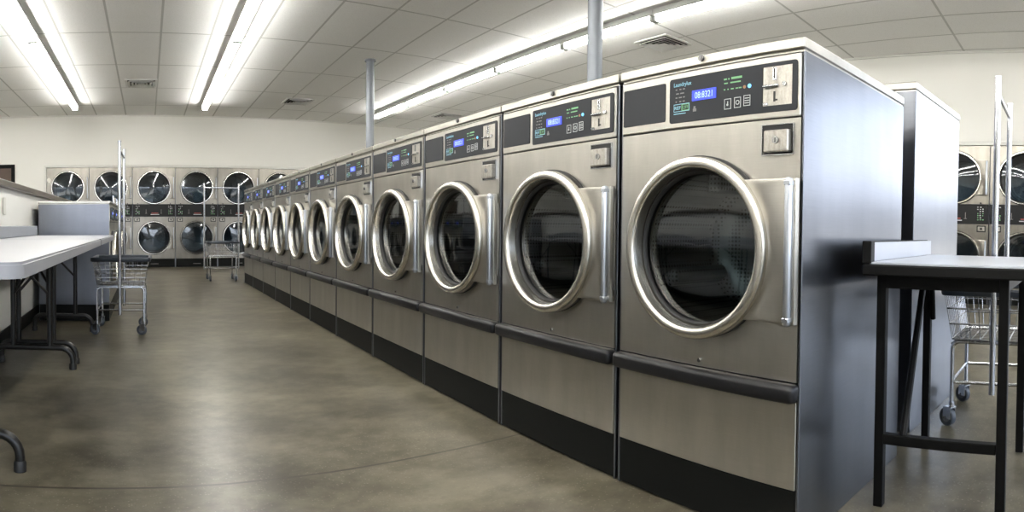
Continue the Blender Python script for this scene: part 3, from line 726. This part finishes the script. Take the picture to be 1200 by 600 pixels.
# ------------------------------------------------------------------ laundry carts
def cart(label):
    """long axis y, near short face at y=0, centred on x; rack post at each short face"""
    t = thing('laundry_cart', label, 'laundry cart', (0, 0, 0), 0, 'chrome wire laundry carts'); Lw = .36; hw = .165
    r = .0085
    fr = MB()
    for y in (0, Lw):
        pts = [(-hw, y, .085), (-hw, y, .305)] + [(-hw+.03-.03*math.cos(a), y, .305+.03*math.sin(a)) for a in [PI/2*i/5 for i in range(1, 6)]]
        pts += [(hw-.03+.03*math.sin(a), y, .305+.03*math.cos(a)) for a in [PI/2*i/5 for i in range(6)]] + [(hw, y, .085)]
        fr.tube(pts, r, 10); fr.tube([(-hw, y, .175), (hw, y, .175)], .0065, 8)
    for x in (-hw, hw): fr.tube([(x, 0, .175), (x, Lw, .175)], .0065, 8); fr.tube([(x, 0, .325), (x, Lw, .325)], .0065, 8)
    fr.build('frame', M['chrome'], t)
    # tapered wire basket
    bk = MB(); zb, zt = .345, .525
    def rect(z, s=None):
        f = (z-zb)/(zt-zb); x = .165+.030*f; y0 = -.008-.020*f; y1 = Lw+.008+.020*f; return x, y0, y1
    for z in (zb, zb+.06, zb+.12, zt):
        x, y0, y1 = rect(z); bk.tube([(-x, y0, z), (x, y0, z), (x, y1, z), (-x, y1, z)], .0032 if z < zt else .0045, 6, True)
    nx, ny = 9, 13
    xb, yb0, yb1 = rect(zb); xt, yt0, yt1 = rect(zt)
    for i in range(nx+1):
        f = i/nx; a = -xb+2*xb*f; b = -xt+2*xt*f
        bk.tube([(b, yt0, zt), (a, yb0, zb), (a, yb1, zb), (b, yt1, zt)], .0019, 5)
    for i in range(ny+1):
        f = i/ny; a = yb0+(yb1-yb0)*f; b = yt0+(yt1-yt0)*f
        bk.tube([(-xt, b, zt), (-xb, a, zb), (xb, a, zb), (xt, b, zt)], .0019, 5)
    bk.build('basket', M['chrome'], t)
    rm = MB(); x, y0, y1 = xt+.004, yt0-.004, yt1+.004; c = .025; pts = []
    for (ccx, ccy, a0) in ((x-c, y1-c, 0), (-x+c, y1-c, PI/2), (-x+c, y0+c, PI), (x-c, y0+c, 1.5*PI)):
        pts += [(ccx+c*math.cos(a0+PI/2*i/4), ccy+c*math.sin(a0+PI/2*i/4), .530) for i in range(5)]
    n = len(pts)
    b = bmesh.new(); rings = []
    for i in range(n):
        tn = (Vector(pts[(i+1) % n])-Vector(pts[i-1])).normalized(); nr = Vector((tn.y, -tn.x, 0))
        rings.append([b.verts.new(Vector(pts[i])+nr*u+Vector((0, 0, v))) for u, v in ((.011, -.013), (.014, -.005), (.014, .008), (.008, .015), (-.004, .015), (-.009, .008), (-.009, -.008), (-.003, -.015), (.006, -.015))])
    for i in range(n):
        P, Q = rings[i], rings[(i+1) % n]
        for j in range(9): b.faces.new((P[j], P[(j+1) % 9], Q[(j+1) % 9], Q[j]))
    bmesh.ops.recalc_face_normals(b, faces=b.faces[:]); rm._merge(b); rm.build('rim', M['navy'], t)
    # hanging rack
    for y, s in ((-.002, -1), (Lw+.002, 1)):
        mb = MB(); yy = y+s*.060
        mb.tube([(0, yy, .150), (0, yy, 1.345)], .0115, 12); mb.tube([(0, yy, 1.345), (0, yy, 1.352)], .0135, 12)
        mb.tube([(0, y, .175), (0, yy, .175)], .0075, 8); mb.tube([(0, y, .335), (0, yy, .335)], .0075, 8); mb.build('rack_post', M['chrome'], t)
    mb = MB(); mb.tube([(0, -.060, 1.290), (0, Lw+.060, 1.290)], .0085, 10)
    mb.build('hanging_bar', M['chrome'], t)
    # casters
    for x in (-hw, hw):
        for y, a in ((0, 1.05 if x < 0 else 1.25), (Lw, 1.0 if x < 0 else 1.4)):
            fk = MB(); mtx = Matrix.Translation((x, y, 0)) @ Matrix.Rotation(a, 4, 'Z')
            fk.cyl((x, y, 0), 'z', .011, .080, .098, 14)
            fk.box(-.017, .017, -.012, .020, .074, .079, 0, 2, mtx)
            for q in (-1, 1): fk.box(q*.015-.0015, q*.015+.0015, -.008, .030, .030, .076, .001, 1, mtx)
            cs = fk.build('caster', M['chrome'], t)
            wh = MB(); wh.mi = 0; wh.lathe([(.020, -.012), (.033, -.012), (.036, -.008), (.036, .008), (.033, .012), (.020, .012)], (0, .018, .036), 'x', 24, True)
            wh.mi = 1; wh.cyl((0, .018, .036), 'x', .0205, -.011, .011, 20); wh.cyl((0, .018, .036), 'x', .005, -.0175, .0175, 10)
            bmesh.ops.transform(wh.bm, matrix=mtx, verts=wh.bm.verts); wh.build('wheel', [M['rubber'], M['hub']], cs)
    return t
c1 = cart('chrome wire laundry cart with hanging rack beside the low washers on the left')
c1.location = (.066, 4.31, 0); c1.rotation_euler = (0, 0, -.083)
dup(c1, 'farthest chrome laundry cart with rack, in front of the back wall dryers', (1.355, 8.46, 0), -PI/2-.03)
dup(c1, 'chrome laundry cart with rack tucked behind the black-framed table at the right', (2.41, .318, 0), -PI/2+.02, (1.02, 1.02, 1.02))

# ------------------------------------------------------------------ daylight, camera, view
w = bpy.data.worlds.new('sky'); SC.world = w; w.use_nodes = True
g = G(w); bg = g.n['Background']
tc = g.new('ShaderNodeTexCoord'); sp = g.new('ShaderNodeSeparateXYZ'); g.link(tc.outputs['Generated'], sp.inputs[0])
mp = g.new('ShaderNodeMapping'); mp.inputs['Scale'].default_value = (3, 3, 9); g.link(tc.outputs['Generated'], mp.inputs[0])
el = g.math('ADD', sp.outputs[2], g.math('MULTIPLY', g.math('SUBTRACT', g.noise(mp.outputs[0], 2.5, 4), .5), .10))
sky = g.ramp(g.rng(el, -1, 1, 0, 1), [(.30, (.34, .33, .31)), (.485, (.45, .44, .42)), (.495, (.10, .11, .12)), (.525, (.14, .15, .17)), (.535, (.86, .91, 1.0)), (.62, (.72, .83, 1.0)), (.9, (.50, .68, 1.0))])
g.link(sky, bg.inputs[0]); bg.inputs[1].default_value = 4.6

YAW, PITCH, XC, YC, F = 0.18678364, -0.02253035, 264.738335, 280.074889, 721.043463
cd = bpy.data.cameras.new('camera'); co = bpy.data.objects.new('camera', cd); COL.objects.link(co)
cd.type = 'PANO'; cc = cd if hasattr(cd, 'panorama_type') else cd.cycles
cc.panorama_type = 'CENTRAL_CYLINDRICAL'
cc.central_cylindrical_range_u_min = (0-XC)/F; cc.central_cylindrical_range_u_max = (1200-XC)/F
cc.central_cylindrical_range_v_min = (YC-600)/F; cc.central_cylindrical_range_v_max = YC/F
cc.central_cylindrical_radius = 1
co.rotation_euler = (PI/2+PITCH, 0, -YAW); co.location = (0, 0, .77013); cd.clip_start = .02
SC.camera = co

# survey units -> metres
for me in bpy.data.meshes: me.transform(Matrix.Scale(K, 4))
for o in COL.objects: o.location = o.location*K

SC.view_settings.view_transform = 'Standard'; SC.view_settings.look = 'None'
SC.view_settings.gamma = 1; SC.view_settings.use_curve_mapping = False
SC.view_settings.exposure = 0.95
try:
    SC.cycles.use_denoising = True; SC.cycles.max_bounces = 10; SC.cycles.transparent_max_bounces = 12
    SC.cycles.caustics_reflective = False; SC.cycles.caustics_refractive = False; SC.cycles.sample_clamp_indirect = 6
except Exception: pass
